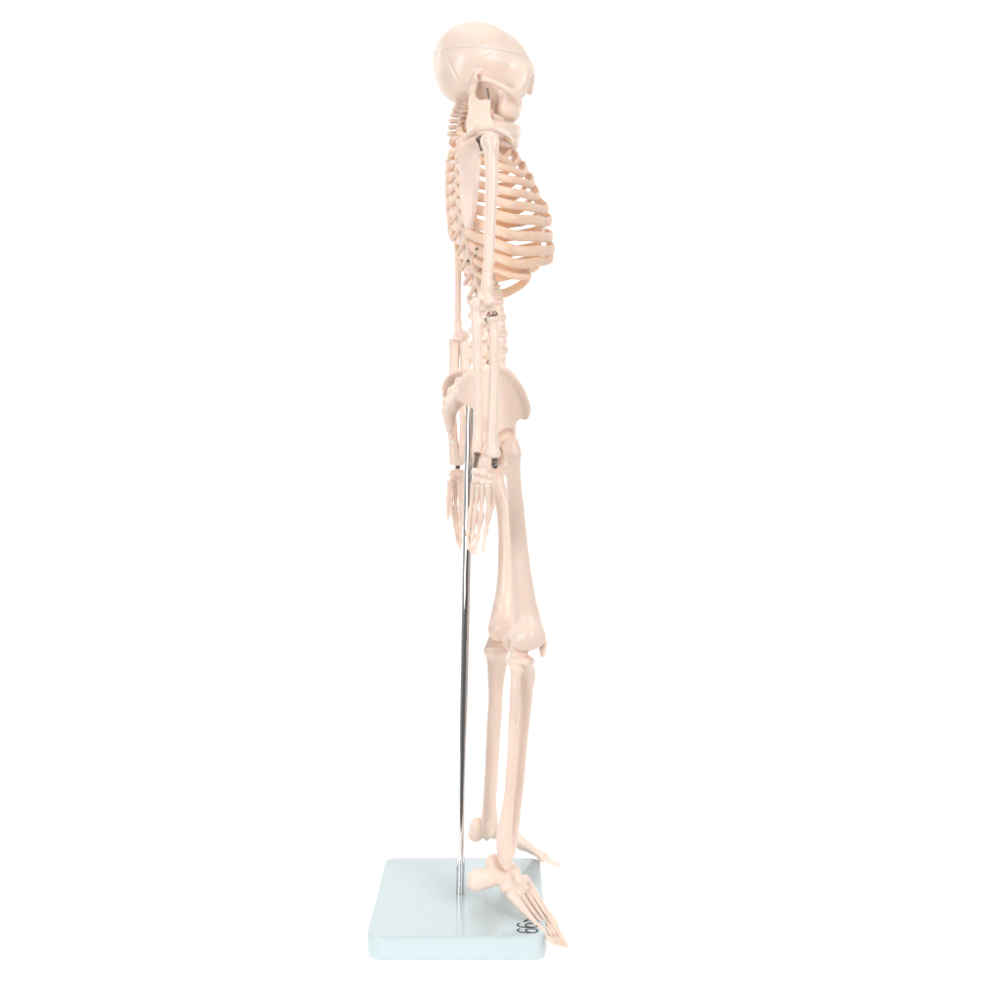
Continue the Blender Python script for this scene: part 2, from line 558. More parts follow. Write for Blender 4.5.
def rib_rows(i, s=-1):
    v = BP[7 + i]
    w = WID[i]
    lat = L(507, RIBY[i], -w)
    zl = lat[2]
    fx = L(FRX[i], RIBY[i], -0.018)[0]
    x0 = v[0] - 0.004
    D = fx - x0
    if i == 10 and s > 0:
        zl -= 0.007
    dz = [0.010, 0.006, 0.003, 0.001, 0.0, -0.001, -0.003, -0.004, -0.006, -0.008, -0.006, 0.004][i]
    zv = v[2] + 0.003
    rows = [(x0 + 0.001, 0.011, zv), (x0 - 0.009, 0.024, zv + 0.000), (x0 - 0.008, 0.62 * w + .004, zv + (zl - zv) * .30),
            (x0 + .17 * D, 0.93 * w, zv + (zl - zv) * .70), (x0 + .42 * D, w, zl)]
    if i < 10:
        rows += [(x0 + .68 * D, .86 * w, zl - dz * .5), (x0 + .88 * D, .58 * w, zl - dz * .9)]
    elif i == 10:
        rows += [(x0 + .66 * D, .93 * w, zl - dz * (.6 if s > 0 else .2))]
    else:
        rows = rows[:4]
    return np.array(rows)


st_pts = [L(x, y, 0) for x, y in STX]
rib_end = {}
for s in (NEAR, FAR):
    for i in range(12):
        rows = rib_rows(i, s)
        rows[:, 1] *= s
        pts = catmull(rows, 7)
        for _ in range(14):
            pts[1:-1] = (pts[:-2] + 2 * pts[1:-1] + pts[2:]) / 4
        m = len(pts)
        hh = R(TH[i] * (1.2 if i == 10 and s == FAR else .85 if i == 10 else 1), pts[m // 2])
        th = 0.0019
        h = [hh * (0.62 + 0.38 * min(1, q / 10)) for q in range(m)]
        w = [th * (1.25 - 0.25 * min(1, q / 8)) for q in range(m)]
        if i >= 10:
            for q in range(1, 5):
                h[-q] *= (0.4 + 0.15 * q); w[-q] *= (0.6 + 0.1 * q)
        v, f = loft(pts, w, h, np.array((0.0, 0, 1.0)), 12)
        link('rib', v, f, RIBM, root)
        rib_end[(s, i)] = (pts[-1], hh)

# breastbone with the rib cartilages
b = Bone()
srows = [(*L(507, 143, 0), 0.006), (*L(512, 151, 0), 0.0055), (*L(520, 163, 0), 0.0045), (*L(532, 184, 0), 0.0048), (*L(540, 208, 0), 0.005), (*L(542, 224, 0), 0.004), (*L(542, 236, 0), 0.0025)]
sp = catmull([r[:3] for r in srows], 5)
wd = np.interp(np.linspace(0, 6, len(sp)), range(7), [.013, .012, .0075, .0085, .0095, .008, .003])
v, f = loft(sp, wd, [.0028] * len(sp), np.array((1.0, 0, 0.45)), 14)
STERN = link('sternum', v, f, IVORY, root)
for s in (NEAR, FAR):
    for i in range(11 if s == FAR else 10):
        e, hh = rib_end[(s, i)]
        if i < 7:
            q = np.array(st_pts[min(i, 8)]); q[1] = s * 0.008
            if i >= 5:
                mid = np.array([(e[0] + q[0]) / 2 + .006, (e[1] * .62 + q[1] * .38), e[2] * .75 + q[2] * .25])
            else:
                mid = np.array([(e[0] + q[0]) / 2 + .003, (e[1] + q[1]) / 2, (e[2] + q[2]) / 2 - .001])
        else:
            tgt = {7: (546, 232, .013), 8: (548, 243, .018), 9: (548, 251, .024), 10: (545, 254, .030)}[i]
            q = L(tgt[0], tgt[1], -tgt[2]); q[1] *= -s
            mid = np.array([e[0] * .35 + q[0] * .65 + .004, e[1] * .5 + q[1] * .5, e[2] * .6 + q[2] * .4])
        pre = rib_rows(i, s)[-2]; pre[1] *= s
        cur = catmull([pre, e, mid, q], 7)[5:]
        m = len(cur)
        v, f = loft(cur, [.00186] * m, [hh * .985 * (1 - 0.2 * k / m) for k in range(m)], np.array((0.0, 0, 1.0)), 12)
        link('costal_cartilage', v, f, RIBM, STERN)

# ---- shoulder girdle and arms
ARM = {NEAR: dict(
    hum=[(488, 141, 6.5), (491, 150, 6.6), (491.5, 170, 6.6), (491.3, 195, 6.2), (490.3, 220, 5.7), (489.3, 250, 5.4), (487, 283, 5.2), (486.8, 298, 6.0)],
    Yh=-0.098,
    uln=[(475.5, 307, 4.8), (476.5, 322, 5.4), (477.3, 350, 4.9), (478.3, 390, 4.8), (478.3, 425, 4.9), (477, 448, 5.4), (477, 455, 5.0)], Yu=-0.100,
    rad=[(492.5, 320, 5.6), (493.5, 328, 4.8), (494.2, 345, 5.2), (494, 380, 5.2), (493, 410, 5.4), (492, 440, 6.2), (492, 454, 7.2)], Yr=-0.105),
    FAR: dict(
    hum=[(453, 173, 5.0), (455, 182, 5.2), (456, 200, 4.6), (457, 230, 4.0), (458, 262, 3.5), (458, 300, 3.2), (457.5, 325, 3.6), (458, 334, 5.0)],
    Yh=0.098,
    uln=[(465, 339, 5.8), (465.8, 350, 6.2), (465.2, 372, 5.4), (463.5, 400, 4.0), (463, 435, 3.6), (462.5, 452, 3.9), (462, 460, 3.2)], Yu=0.100,
    rad=[(454.5, 342, 5.8), (454.3, 355, 5.3), (453.5, 380, 4.6), (452.8, 410, 4.0), (453, 435, 4.6), (455, 455, 6.2), (456.8, 462, 6.9)], Yr=0.105)}

for s in (NEAR, FAR):
    A = ARM[s]
    # shoulder blade: built for the near side, mirrored for the far one
    b = Bone()
    O = L(468, 175, -0.062); O[1] *= -s
    if s == FAR:
        O = O + np.array([0.0055, 0.002, 0.006])
    U = np.array([math.cos(math.radians(27)), s * math.sin(math.radians(27)), 0]) if True else None
    V = np.array([0.02, 0, 1.0])
    pl = [(0.013, 0.036), (0.014, 0.024), (0.010, 0.012), (0.008, -0.012), (0.006, -0.034), (0.003, -0.047), (-0.002, -0.049), (-0.006, -0.036),
          (-0.0075, -0.008), (-0.0085, 0.014), (-0.007, 0.032), (0.000, 0.036), (0.008, 0.037)]
    b.add(plate(O, U, V, pl, 0.0017, 0.0012, bend=lambda u, v, s=s: -s * (18.0 * u * u) * 0 + s * (0.9 * (v * v) - 0.002)), 0)
    Un = U / np.linalg.norm(U)
    Zn = np.array([0, 0, 1.0])
    Nn = np.cross(Un, Zn) * 1.0
    out = Nn if Nn[1] * s > 0 else -Nn

    def at(u, v, w):
        return O + Un * u + Zn * v + out * w
    rr = lambda pts: [[*at(*q[:3]), q[3]] for q in pts]
    b.chain(rr([(0.0105, 0.012, .0, .0022), (0.0082, -0.012, .0, .0020), (0.006, -0.034, .0, .0018), (.002, -.047, 0, .0016)]), 0.002)      # side border
    b.chain(rr([(-0.007, 0.031, .001, .0018), (0.000, 0.0345, .004, .0022), (0.008, 0.0375, .009, .0030), (0.016, 0.0395, .013, .0034), (0.023, 0.0395, .012, .0032)]), 0.003)  # ridge and shoulder roof
    b.add(ell(at(0.0145, 0.026, 0.002), (0.0042, 0.0045, 0.0085)), 0.004)
    b.chain(rr([(0.010, 0.034, -.002, .0030), (0.018, 0.036, -.006, .0027), (0.024, 0.032, -.006, .0024)]), 0.003)
    scp = bone('scapula', b, IVORY, root, 0.0007)
    # shoulder screw
    sc0 = at(0.0115, 0.0295, 0.008)
    v1 = rod(sc0, sc0 + np.array([0.003, s * 0.006, 0.001]), 0.0022)
    v2 = rod(sc0 + np.array([0.0008, 0, -0.001]), sc0 + np.array([0.003, s * 0.003, -0.010]), 0.0011)
    v, f = merge([v1, v2]); link('shoulder_screw', v, f, STEEL, scp)
    # collar bone
    tip = at(0.024, 0.0395, 0.012)
    e0 = np.array(L(511, 147, -0.010)); e0[1] *= -s
    m1 = L(500, 131, -0.062); m1[1] *= -s
    m2 = L(508, 136, -0.032); m2[1] *= -s
    b = Bone().chain([[*tip, .0030], [*m1, .0027], [*m2, .0029], [*e0, .0042]], 0.003)
    bone('clavicle', b, IVORY, root, 0.0007)
    # upper arm
    b = Bone()
    rows = ch(A['Yh'], A['hum'])
    b.chain(rows, 0.003)
    hd = np.array(rows[0][:3])
    b.add(ell(hd + np.array([0.0005, -s * 0.004, 0.0005]), (0.0066, 0.0080, 0.0080)), 0.004)
    b.add(ell(hd + np.array([0.004, s * 0.003, -0.002]), (0.0052, 0.005, 0.0085)), 0.004)
    lo_ = np.array(rows[-1][:3])
    b.add(ell(lo_ + np.array([0.0, -s * 0.009, -0.002]), (0.0055, 0.0075, 0.0058)), 0.005)
    b.add(ell(lo_ + np.array([0.0010, s * 0.004, -0.004]), (0.0062, 0.0062, 0.0058)), 0.004)
    b.chain([[*(lo_ + np.array([0, 0, .010])), .004], [*(lo_ + np.array([-.001, -s * .012, .001])), .0038]], 0.004)
    b.sub(ell(lo_ + np.array([-0.0075, -s * 0.003, 0.004]), (0.0038, 0.0045, 0.006)), 0.002)
    b.sub(ell(lo_ + np.array([0.001, s * 0.0005, -0.0105]), (0.0085, 0.0014, 0.004)), 0.002)
    HUM = bone('humerus', b, IVORY, root, 0.0007)
    # forearm
    b = Bone(); rows = ch(A['Yu'], A['uln'])
    b.chain(rows, 0.003)
    u0 = np.array(rows[0][:3])
    b.add(ell(u0 + np.array([0, 0, 0.002]), (0.0048, 0.0055, 0.0070)), 0.003)
    b.add(ell(u0 + np.array([0.0075, 0, -0.013]), (0.0045, 0.0050, 0.0034)), 0.003)
    b.sub(ell(u0 + np.array([0.0085, 0, -0.0035]), (0.0062, 0.009, 0.0068)), 0.002)
    we = np.array(rows[-1][:3])
    b.chain([[*we, .0022], [*(we + np.array([-0.002, 0, -0.003])), .0014]], 0.002)
    ULN = bone('ulna', b, IVORY, root, 0.0007)
    b = Bone(); rows = ch(A['Yr'], A['rad'])
    b.chain(rows, 0.003)
    r0 = np.array(rows[0][:3])
    b.add(ell(r0 + np.array([0, 0, 0.0008]), (0.0056, 0.0056, 0.0030)), 0.002)
    b.sub(ell(r0 + np.array([0, 0, 0.0052]), (0.0042, 0.0042, 0.0030)), 0.001)
    re_ = np.array(rows[-1][:3])
    b.add(ell(re_ + np.array([0.0, 0, 0.000]), (0.0068, 0.0080, 0.0050)), 0.004)
    b.sub(box(re_ + np.array([0, 0, -0.0085]), (0.012, 0.012, 0.0048), 0.001), 0.001)
    RAD = bone('radius', b, IVORY, root, 0.0007)
    # elbow wire
    pz = r0 + np.array([0, s * 0.004, 0.004])
    qz = u0 + np.array([0.009, s * 0.004, -0.011])
    wires = [loft(catmull([pz + np.array([.004, 0, .001]), pz, pz * .5 + qz * .5 + np.array([0, s * .003, .001]), qz], 5), [.0007] * 16, [.0007] * 16, np.array((0, 1.0, 0.1)), 6)]
    wires.append(loft([pz + np.array([.001 + .0016 * math.cos(t), s * .002, .0012 + .0016 * math.sin(t)]) for t in np.linspace(0, 5.6, 14)], [.0006] * 14, [.0006] * 14, np.array((0, 1.0, .05)), 6))
    wires.append(rod(qz + np.array([0, -s * .001, 0]), qz + np.array([0, s * .002, 0]), .0016))
    v, f = merge(wires); link('elbow_wire', v, f, STEEL, HUM)
    # wrist brackets
    bx = re_ + np.array([0.0015, s * 0.004, -0.0045])
    vv, ff = Bone().add(box(bx + np.array([0, 0, -0.001]), (0.0026, 0.0008, 0.0050), .0003), 0).add(ell(bx + np.array([0.0004, s * .001, -.0058]), (.0024, .0016, .0024)), .0005).mesh(0.0005)
    link('wrist_bracket', vv, ff, STEEL, RAD)
    if s == NEAR:
        bx = we + np.array([-0.0015, s * 0.004, -0.004])
        vv, ff = Bone().add(box(bx, (0.0022, 0.0008, 0.0070), .0003, rot('Y', 12)), 0).add(cone(bx + np.array([-.001, 0, .0055]), bx + np.array([.004, s * .001, .0050]), .0011, .0008), 0).mesh(0.0005)
        link('wrist_bracket', vv, ff, BRASSY, ULN)

# ---- hands
HAND = {NEAR: dict(Y=-0.104, carp=[(476, 472, 5), (483, 473, 6), (489, 476, 5), (476, 480, 4.5), (483, 482, 5), (489, 483, 4.5)],
                   rays=[[(474, 484, 2.4), (471.5, 505, 1.7), (470.5, 513, 2.3), (468.5, 528, 1.5), (467.7, 532, 1.8), (467.5, 540, 1.2), (467.6, 543, 1.4), (468.5, 549, .8)],
                         [(478, 486, 2.5), (476, 507, 1.8), (475.2, 515, 2.5), (473, 530, 1.6), (472.5, 535, 2.0), (471.5, 543, 1.3), (471.3, 546, 1.5), (471.8, 553, .8)],
                         [(482.5, 487, 2.5), (481.5, 508, 1.8), (481, 517, 2.5), (478.5, 532, 1.6), (478, 536, 2.0), (476, 544, 1.3), (475.6, 547, 1.5), (475, 554, .8)],
                         [(487, 486, 2.5), (488.5, 505, 1.8), (489, 512, 2.6), (487, 526, 1.6), (486.3, 530, 2.0), (484.5, 539, 1.3), (484, 542, 1.5), (483, 551, .8)]],
                   thumb=[(491, 483, 2.6), (492.5, 496, 2.0), (492, 505, 2.3), (489.5, 516, 1.6), (488.5, 519, 1.8), (486, 528, .9)], spread=[.004, .0015, -.001, -.004], ty=.010),
        FAR: dict(Y=0.106, carp=[(453, 474, 4.5), (458, 473.5, 5), (463, 474, 4.5), (453, 481, 4.2), (458, 482, 4.5), (462.5, 481, 4)],
                  rays=[[(462.5, 484, 2.0), (463, 500, 1.4), (463, 506, 2.0), (462, 519, 1.2), (461.6, 522, 1.5), (461, 529, 1.0), (460.8, 531, 1.2), (460.2, 537, .6)],
                        [(459.5, 486, 2.0), (460, 503, 1.4), (460, 509, 2.0), (460, 523, 1.2), (460, 526.5, 1.5), (460.3, 535, 1.0), (460.5, 537, 1.2), (461, 544, .6)],
                        [(456, 486, 2.0), (455.5, 504, 1.4), (455.5, 510, 2.0), (457, 525, 1.2), (457.3, 529, 1.5), (458.5, 539, 1.0), (458.8, 541, 1.2), (460, 549, .6)],
                        [(452.5, 485, 2.0), (451.5, 503, 1.4), (451.5, 508, 2.0), (454, 522, 1.2), (454.4, 525, 1.5), (456, 534, 1.0), (456.4, 536, 1.2), (457.5, 543, .6)]],
                  thumb=[(450, 482, 2.0), (448.5, 494, 1.5), (448, 501, 1.8), (447.8, 509, 1.2), (447.8, 512, 1.4), (448, 519, .6)], spread=[-.005, -.002, .002, .005], ty=-.010)}
for s in (NEAR, FAR):
    H = HAND[s]
    b = Bone()
    for (x, y, r) in H['carp']:
        p = L(x, y, H['Y']); q = R(r, p)
        b.add(ell(p, (q, q * 1.1, q * .95)), 0.0012)
    hand = bone('hand', b, IVORY, root, 0.0006)
    for nm, rows, dy in [('finger', r, d) for r, d in zip(H['rays'], H['spread'])] + [('thumb', H['thumb'], H['ty'])]:
        b = Bone()
        rs = ch(H['Y'] + dy, [(x, y, r * (1.42 if k in (0, 2, 4, 6) and k < len(rows) - 1 else 1.2 if k < len(rows) - 1 else 1.8), H['Y'] + dy + (0.006 * math.sin(k * .45) * (1 if s == FAR else 1))) for k, (x, y, r) in enumerate(rows)])
        b.chain(rs, 0.002, n=4)
        bone(nm, b, IVORY, hand, 0.0005)

# ---- pelvis
b = Bone()
for (x, y, rx, ry, rz, t) in [(484, 376, .013, .030, .009, -25), (473, 386, .013, .028, .010, -35), (461, 394, .011, .022, .010, -50), (452.5, 404, .008, .016, .010, -20), (449, 415, .006, .011, .009, 0), (449.5, 424, .0045, .008, .007, 10)]:
    b.add(ell(L(x, y, 0), (rx, ry, rz), rot('Y', -t)), 0.005)
for (x, y, r) in [(459, 381, 4), (451, 391, 4), (446, 401, 3.6), (444.5, 411, 3)]:
    p = L(x, y, 0); b.add(ell(p, R(r, p)), 0.004)
for (x, y) in [(461, 385), (453.5, 395), (449, 405)]:
    for s in (-1, 1):
        b.sub(ell(L(x - 4, y, s * 0.010), .0024), 0.0015)
SAC = bone('sacrum', b, IVORY, root, 0.0008)
b = Bone()
for (x, y, r) in [(449, 430, 3.6), (451, 436, 3.0), (454, 441, 2.2)]:
    p = L(x, y, 0); b.add(ell(p, (R(r, p), R(r, p) * 1.4, R(r, p))), 0.002)
bone('coccyx', b, IVORY, SAC, 0.0007)
cref = L(490, 405, -0.058)
for s in (NEAR, FAR):
    b = Bone()
    opx = [(461, 384), (468, 374), (482, 368), (495, 366.5), (503, 368), (511, 375), (518.5, 385), (525, 397), (529, 409), (527.5, 416), (520, 420), (514, 427), (505, 432), (494, 428), (486, 418), (476, 410), (466, 404), (459, 396)]
    pl = [((L(x, y, -0.058) - cref)[0], (L(x, y, -0.058) - cref)[2]) for x, y in opx]
    O = cref.copy(); O[1] *= -s
    # side bend: crest flares outward, the rear edge turns in to the sacrum
    def bend(u, v, s=s):
        return -(s) * (0.010 * np.clip(v / .035, -1, 1) - 0.016 * np.clip((-u - .006) / .03, 0, 1.2) + 0.008 * np.clip((-v - .012) / .025, 0, 1) * -1.6)
    b.add(plate(O, (1, 0, 0), (0, 0, 1), pl, 0.0026, 0.002, bend=bend), 0)
    ace = L(506, 436, -0.047); ace[1] *= -s
    b.add(ell(ace + np.array([-.002, -s * .004, .004]), (0.0125, 0.010, 0.0125)), 0.008)
    rows = ch(-0.045, [(500, 434, 8, -.040), (492, 446, 7.5, -.036), (487, 459, 7.5, -.034), (487, 468, 4.5, -.030), (498, 462, 3.5, -.022)])        # seat bone
    b.chain(rows if s == NEAR else mirror(rows), 0.005)
    rows = ch(-0.040, [(507, 431, 6.5, -.036), (512, 438, 4.5, -.024), (514, 446, 4.6, -.010), (508, 455, 4, -.013), (498, 462, 3.5, -.022)])         # pubis
    b.chain(rows if s == NEAR else mirror(rows), 0.005)
    b.sub(ell(ace + np.array([0.001, s * 0.009, -0.004]), 0.0118), 0.001)
    ob = L(500, 455, -0.022); ob[1] *= -s
    b.add(ell(ob, (.0075, .005, .012)), 0.004)
    # crest rim
    crest = [(x, y) for x, y in opx[0:10]]
    rows = []
    for (x, y) in crest:
        q = L(x, y, -0.058) - cref
        w = bend(q[0], q[2])
        n_ = np.cross((1, 0, 0), (0, 0, 1))
        rows.append([O[0] + q[0] * .97, O[1] + n_[1] * w, O[2] + q[2] * .97 - .001, .0032])
    b.chain(rows, 0.004)
    hb = bone('hip_bone', b, IVORY, root, 0.0008)
p = L(514.5, 446, 0)
b = Bone().add(ell(p, (.0045, .007, .009)), 0); bone('pubic_disc', b, DISC, SAC, 0.0008)
p = L(471.0, 399.5, -0.052)
v, f = rod(p + np.array([0, .040, 0]), p + np.array([0, -.003, 0]), .0018); link('pelvis_screw', v, f, STEEL, SAC)

# ---- legs
LEGS = {NEAR: dict(
    fem=[(514, 455, 7.0, -.052), (513.5, 470, 7.2, -.050), (514.5, 492, 7.9, -.046), (517, 520, 8.6, -.043), (520, 560, 9.8, -.039), (523, 592, 11.4, -.036), (526, 612, 13.0, -.033), (527.5, 626, 15.0, -.033)],
    head=(507, 442, 9.2, -.035), troch=(511.5, 447, 8.2, -.052), less=(506, 470, 4.0, -.044),
    cond=[(529, 638, 17.0, 12.5, -.0415), (521, 640, 17.5, 12.5, -.0245)], pat=(543, 646, -.033),
    plat=[(522, 661.5, 13.0, 6.0, -.040), (519, 661, 13.0, 6.0, -.024)],
    tib=[(521.5, 666, 12.0, -.032), (524.5, 678, 9.6, -.031), (525, 705, 7.0, -.030), (521.5, 740, 6.6, -.031), (518.5, 780, 6.2, -.034), (514.5, 815, 6.3, -.037), (509, 842, 8.5, -.039), (507, 852, 8.8, -.040)],
    fib=[(516.5, 671, 5.4, -.050), (515, 684, 4.8, -.051), (513.5, 710, 4.8, -.051), (512, 750, 5.0, -.052), (509.5, 790, 5.3, -.053), (506, 820, 6.6, -.053), (504, 842, 8.0, -.053), (505, 857, 7.2, -.053), (506, 866, 4.4, -.053)],
    ank=(504, 858), mal=(503, 858, -.030)),
    FAR: dict(
    fem=[(494, 455, 6.0, .052), (495.5, 470, 6.6, .050), (500, 492, 7.2, .046), (506, 520, 8.7, .042), (507, 560, 9.2, .039), (505.8, 592, 10.2, .036), (504, 607, 11.5, .033), (503.5, 618, 13.5, .033)],
    head=(500, 442, 8.5, .035), troch=(494, 452, 6.2, .055), less=(503, 470, 4.0, .044),
    cond=[(504, 630, 15.0, 11.5, .0245), (503, 628, 14.0, 11, .0415)], pat=(520, 637, .033),
    plat=[(497, 651, 12.0, 6.0, .0245), (497, 651, 11.5, 5.5, .040)],
    tib=[(496.5, 656, 10.8, .032), (496, 668, 9.0, .031), (495.5, 700, 7.5, .030), (493, 740, 7.3, .031), (491, 780, 6.9, .034), (489.5, 805, 7.3, .037), (489.5, 818, 8.4, .039), (489.5, 826, 8.0, .040)],
    fib=[(494, 660, 4.5, .050), (494, 672, 3.8, .051), (494, 700, 3.6, .051), (493, 740, 3.6, .052), (491, 780, 3.8, .053), (488.5, 805, 4.2, .053), (486.5, 820, 5.2, .053), (486.5, 832, 4.6, .053), (486.5, 838, 3.0, .053)],
    ank=(488, 830), mal=(489, 831, .030))}
for s in (NEAR, FAR):
    G = LEGS[s]
    b = Bone(); rows = ch(0, G['fem']); b.chain(rows, 0.004)
    x, y, r, Y = G['head']; hp = L(x, y, Y); b.add(ell(hp, R(r, hp)), 0.003)
    x, y, r, Y = G['troch']; tp = L(x, y, Y); b.add(ell(tp, (R(r, tp), R(r, tp) * .75, R(r, tp) * 1.3)), 0.007)
    b.chain([[*hp, .0062], [*(hp * .5 + tp * .5 + np.array([0, 0, -.002])), .0058], [*(tp + np.array([0, 0, -.006])), .0062]], 0.004)
    x, y, r, Y = G['less']; lp = L(x, y, Y); b.add(ell(lp, R(r, lp)), 0.006)
    cs_ = []
    for (x, y, rx, rz, Y) in G['cond']:
        p = L(x, y, Y); cs_.append(p)
        b.add(ell(p, (R(rx, p), .0095, R(rz, p))), 0.010)
        b.add(ell(p + np.array([-.005, 0, -.001]), (R(rx * .72, p), .0082, R(rz * .92, p))), 0.003)
        b.add(ell(p + np.array([-.001, (1 if Y * s > .033 else -1) * s * .0075, .003]), (.005, .003, .0055)), 0.004)
    mid = (cs_[0] + cs_[1]) / 2
    b.sub(ell(mid + np.array([-0.008, 0, -0.010]), (0.011, 0.0028, 0.010)), 0.004)
    b.sub(ell(mid + np.array([0.0175, 0, 0.001]), (0.0045, 0.0045, 0.012)), 0.006)
    FEM = bone('femur', b, LEG, root, 0.0009)
    # knee cap
    x, y, Y = G['pat']; p = L(x, y, Y)
    b = Bone().add(ell(p + np.array([0, 0, .002]), (.0034, .0085, .0070), rot('Y', 8)), 0).add(ell(p + np.array([-.0002, 0, -.005]), (.0026, .0050, .0062), rot('Y', 4)), 0.003)
    bone('patella', b, LEG, root, 0.0007)
    # shin
    b = Bone(); rows = ch(0, G['tib']); b.chain(rows, 0.004)
    for (x, y, rx, rz, Y) in G['plat']:
        p = L(x, y, Y); b.add(ell(p, (R(rx, p), .0098, R(rz, p))), 0.006)
        b.sub(ell(p + np.array([0, 0, R(rz, p) + .0035]), (R(rx * .8, p), .0075, .0048)), 0.0015)
    pm = L(*G['plat'][0][:2], -.032 if s == NEAR else .032)
    b.add(ell(pm + np.array([-.001, 0, .0045]), (.0045, .0042, .0065)), 0.003)
    b.add(ell(np.array(rows[1][:3]) + np.array([.006, 0, .002]), (.004, .005, .008)), 0.005)
    x, y, Y = G['mal']; p = L(x, y, Y); b.add(ell(p, (.005, .0035, .0075)), 0.004)
    TIB = bone('tibia', b, LEG, root, 0.0009)
    mk = mid + np.array([-.004, -.0105 if s == NEAR else .0, -.0115])
    b = Bone()
    for ox in (-.008, -.002, .003 if s == FAR else -.004):
        b.chain([[*(pm + np.array([ox, -.002, .001])), .0060], [*(mid + np.array([ox, -.002, -.005])), .0062]], 0.003)
    bone('knee_ligament', b, DISC if False else LEG, TIB, 0.0008)
    b = Bone(); rows = ch(0, G['fib']); b.chain(rows, 0.003)
    p = np.array(rows[0][:3]); b.add(ell(p + np.array([.0, 0, .0015]), (.0066, .0055, .0052)), 0.003)
    bone('fibula', b, LEG, root, 0.0008)

# ---- feet
FOOT = {NEAR: dict(
    heel=[(477, 878, 9.5, -.046), (484, 879, 9.5, -.046), (495, 877, 8.5, -.047), (505, 878, 8.5, -.049)],
    heelb=(476, 884, 8.0, -.047), tal=[(494, 863, 9.0, -.040), (505, 868, 8.5, -.041), (514, 872, 7.0, -.043)],
    tars=[(508, 887, 8.5, -.053), (517, 880, 7.5, -.046), (516, 893, 8.0, -.058), (521, 888, 7.0, -.052), (523, 880, 6, -.044)],
    rays=[[(512, 895, 6.0), (524, 910, 4.0), (537, 924.5, 2.4), (542, 930.5, 3.1), (546.5, 936, 1.8), (549, 939, 2.1), (553, 943.5, 1.2)],
          [(517, 891, 5.0), (529, 907, 3.0), (542, 924, 2.3), (547, 931, 3.0), (551.5, 937, 1.7), (553.5, 939.5, 2.0), (557.5, 944.5, 1.2)],
          [(524.5, 892, 4.0), (533, 903.5, 2.9), (545.5, 922, 2.3), (550.5, 930, 3.0), (555, 936.5, 1.7), (557, 939.5, 2.0), (561.5, 945.5, 1.2)],
          [(526, 886, 4.2), (535, 898, 3.0), (547.5, 917, 2.3), (553, 926.5, 3.1), (558, 934.5, 1.8), (560.5, 938.5, 2.1), (565.5, 946.5, 1.2)],
          [(525, 879, 4.8), (534, 892, 3.8), (546, 911, 3.0), (552, 921, 3.9), (558.5, 932, 2.4), (561, 936.5, 2.7), (567, 947, 1.5)]],
    Y0=-.062, Y1=-.118, step=.0062),
    FAR: dict(
    heel=[(478, 826, 8.5, .048), (486, 829, 8.5, .048), (494, 831, 7.5, .049), (504, 834, 7.5, .052)],
    heelb=(475.5, 834, 8.0, .048), tal=[(490, 829, 7.5, .042), (500, 831, 7.5, .042), (508, 834, 6.5, .045)],
    tars=[(508, 838, 7.5, .055), (514, 837, 7.0, .048), (516, 842, 6.5, .060), (519, 841, 6.0, .055), (520, 840, 6, .048)],
    rays=[[(520, 846, 4.0), (528, 850, 2.6), (537, 855.5, 1.9), (541, 857.5, 2.4), (545, 859.5, 1.4), (547, 860.5, 1.7), (551, 863, .9)],
          [(521, 845, 3.6), (530, 850, 2.4), (539.5, 855.5, 1.9), (543.5, 858, 2.4), (547.5, 860, 1.4), (549.5, 861, 1.7), (553.5, 864, .9)],
          [(522, 844, 3.6), (530.5, 849, 2.4), (540.5, 855.5, 1.9), (545, 858, 2.4), (549, 860.5, 1.4), (551, 861.5, 1.7), (556, 865, .9)],
          [(522, 843, 3.8), (531, 848, 2.4), (541, 855, 1.9), (546, 858, 2.4), (550, 860.5, 1.4), (552.5, 862, 1.7), (558, 865.5, .9)],
          [(521, 841, 5.0), (529, 846, 4.0), (538, 853, 3.4), (543, 857, 4.6), (549, 860, 2.5), (552, 861.5, 2.6), (560, 866, 1.3)]],
    Y0=.062, Y1=.112, step=-.0062)}
for s in (NEAR, FAR):
    Q = FOOT[s]
    b = Bone()
    b.chain(ch(0, Q['heel']), 0.003)
    x, y, r, Y = Q['heelb']; p = L(x, y, Y); b.add(ell(p, (R(r, p), R(r * .9, p), R(r * .95, p))), 0.004)
    b.chain(ch(0, Q['tal']), 0.003)
    for (x, y, r, Y) in Q['tars']:
        p = L(x, y, Y); b.add(ell(p, (R(r, p), R(r, p) * .9, R(r, p) * .85)), 0.0022)
    foot = bone('foot', b, LEG, root, 0.0008)
    for k, rows in enumerate(Q['rays']):
        n = len(rows) - 1
        rr_ = [(x, y, r * (1.55 if q == n else 1.14 if q in (3, 5) else 0.95), Q['Y0'] + (Q['Y1'] - Q['Y0']) * q / n + Q['step'] * k * (1 - .35 * q / n)) for q, (x, y, r) in enumerate(rows)]
        b = Bone().chain(ch(0, rr_), 0.002, n=4)
        bone('toe', b, LEG, foot, 0.0006)

# ---- small dark pegs standing in for shaded holes and gaps along the spine
for (x, y, Y) in [(459.5, 179, -.03), (461, 207, -.03), (473.5, 234.5, -.045), (476.5, 249, -.045), (468, 261, -.02)]:
    p = L(x, y, Y)
    v, f = rod(p + np.array([0, .004, 0]), p + np.array([0, -.002, 0]), .0012, 10)
    link('dark_gap_peg', v, f, STEEL, root)

# ----------------------------------------------------------------- the stand
stand = bpy.data.objects.new('display_stand', None); C.objects.link(stand)
stand['label'] = 'pale blue rectangular base plate with an upright chrome rod'
stand['category'] = 'display stand'


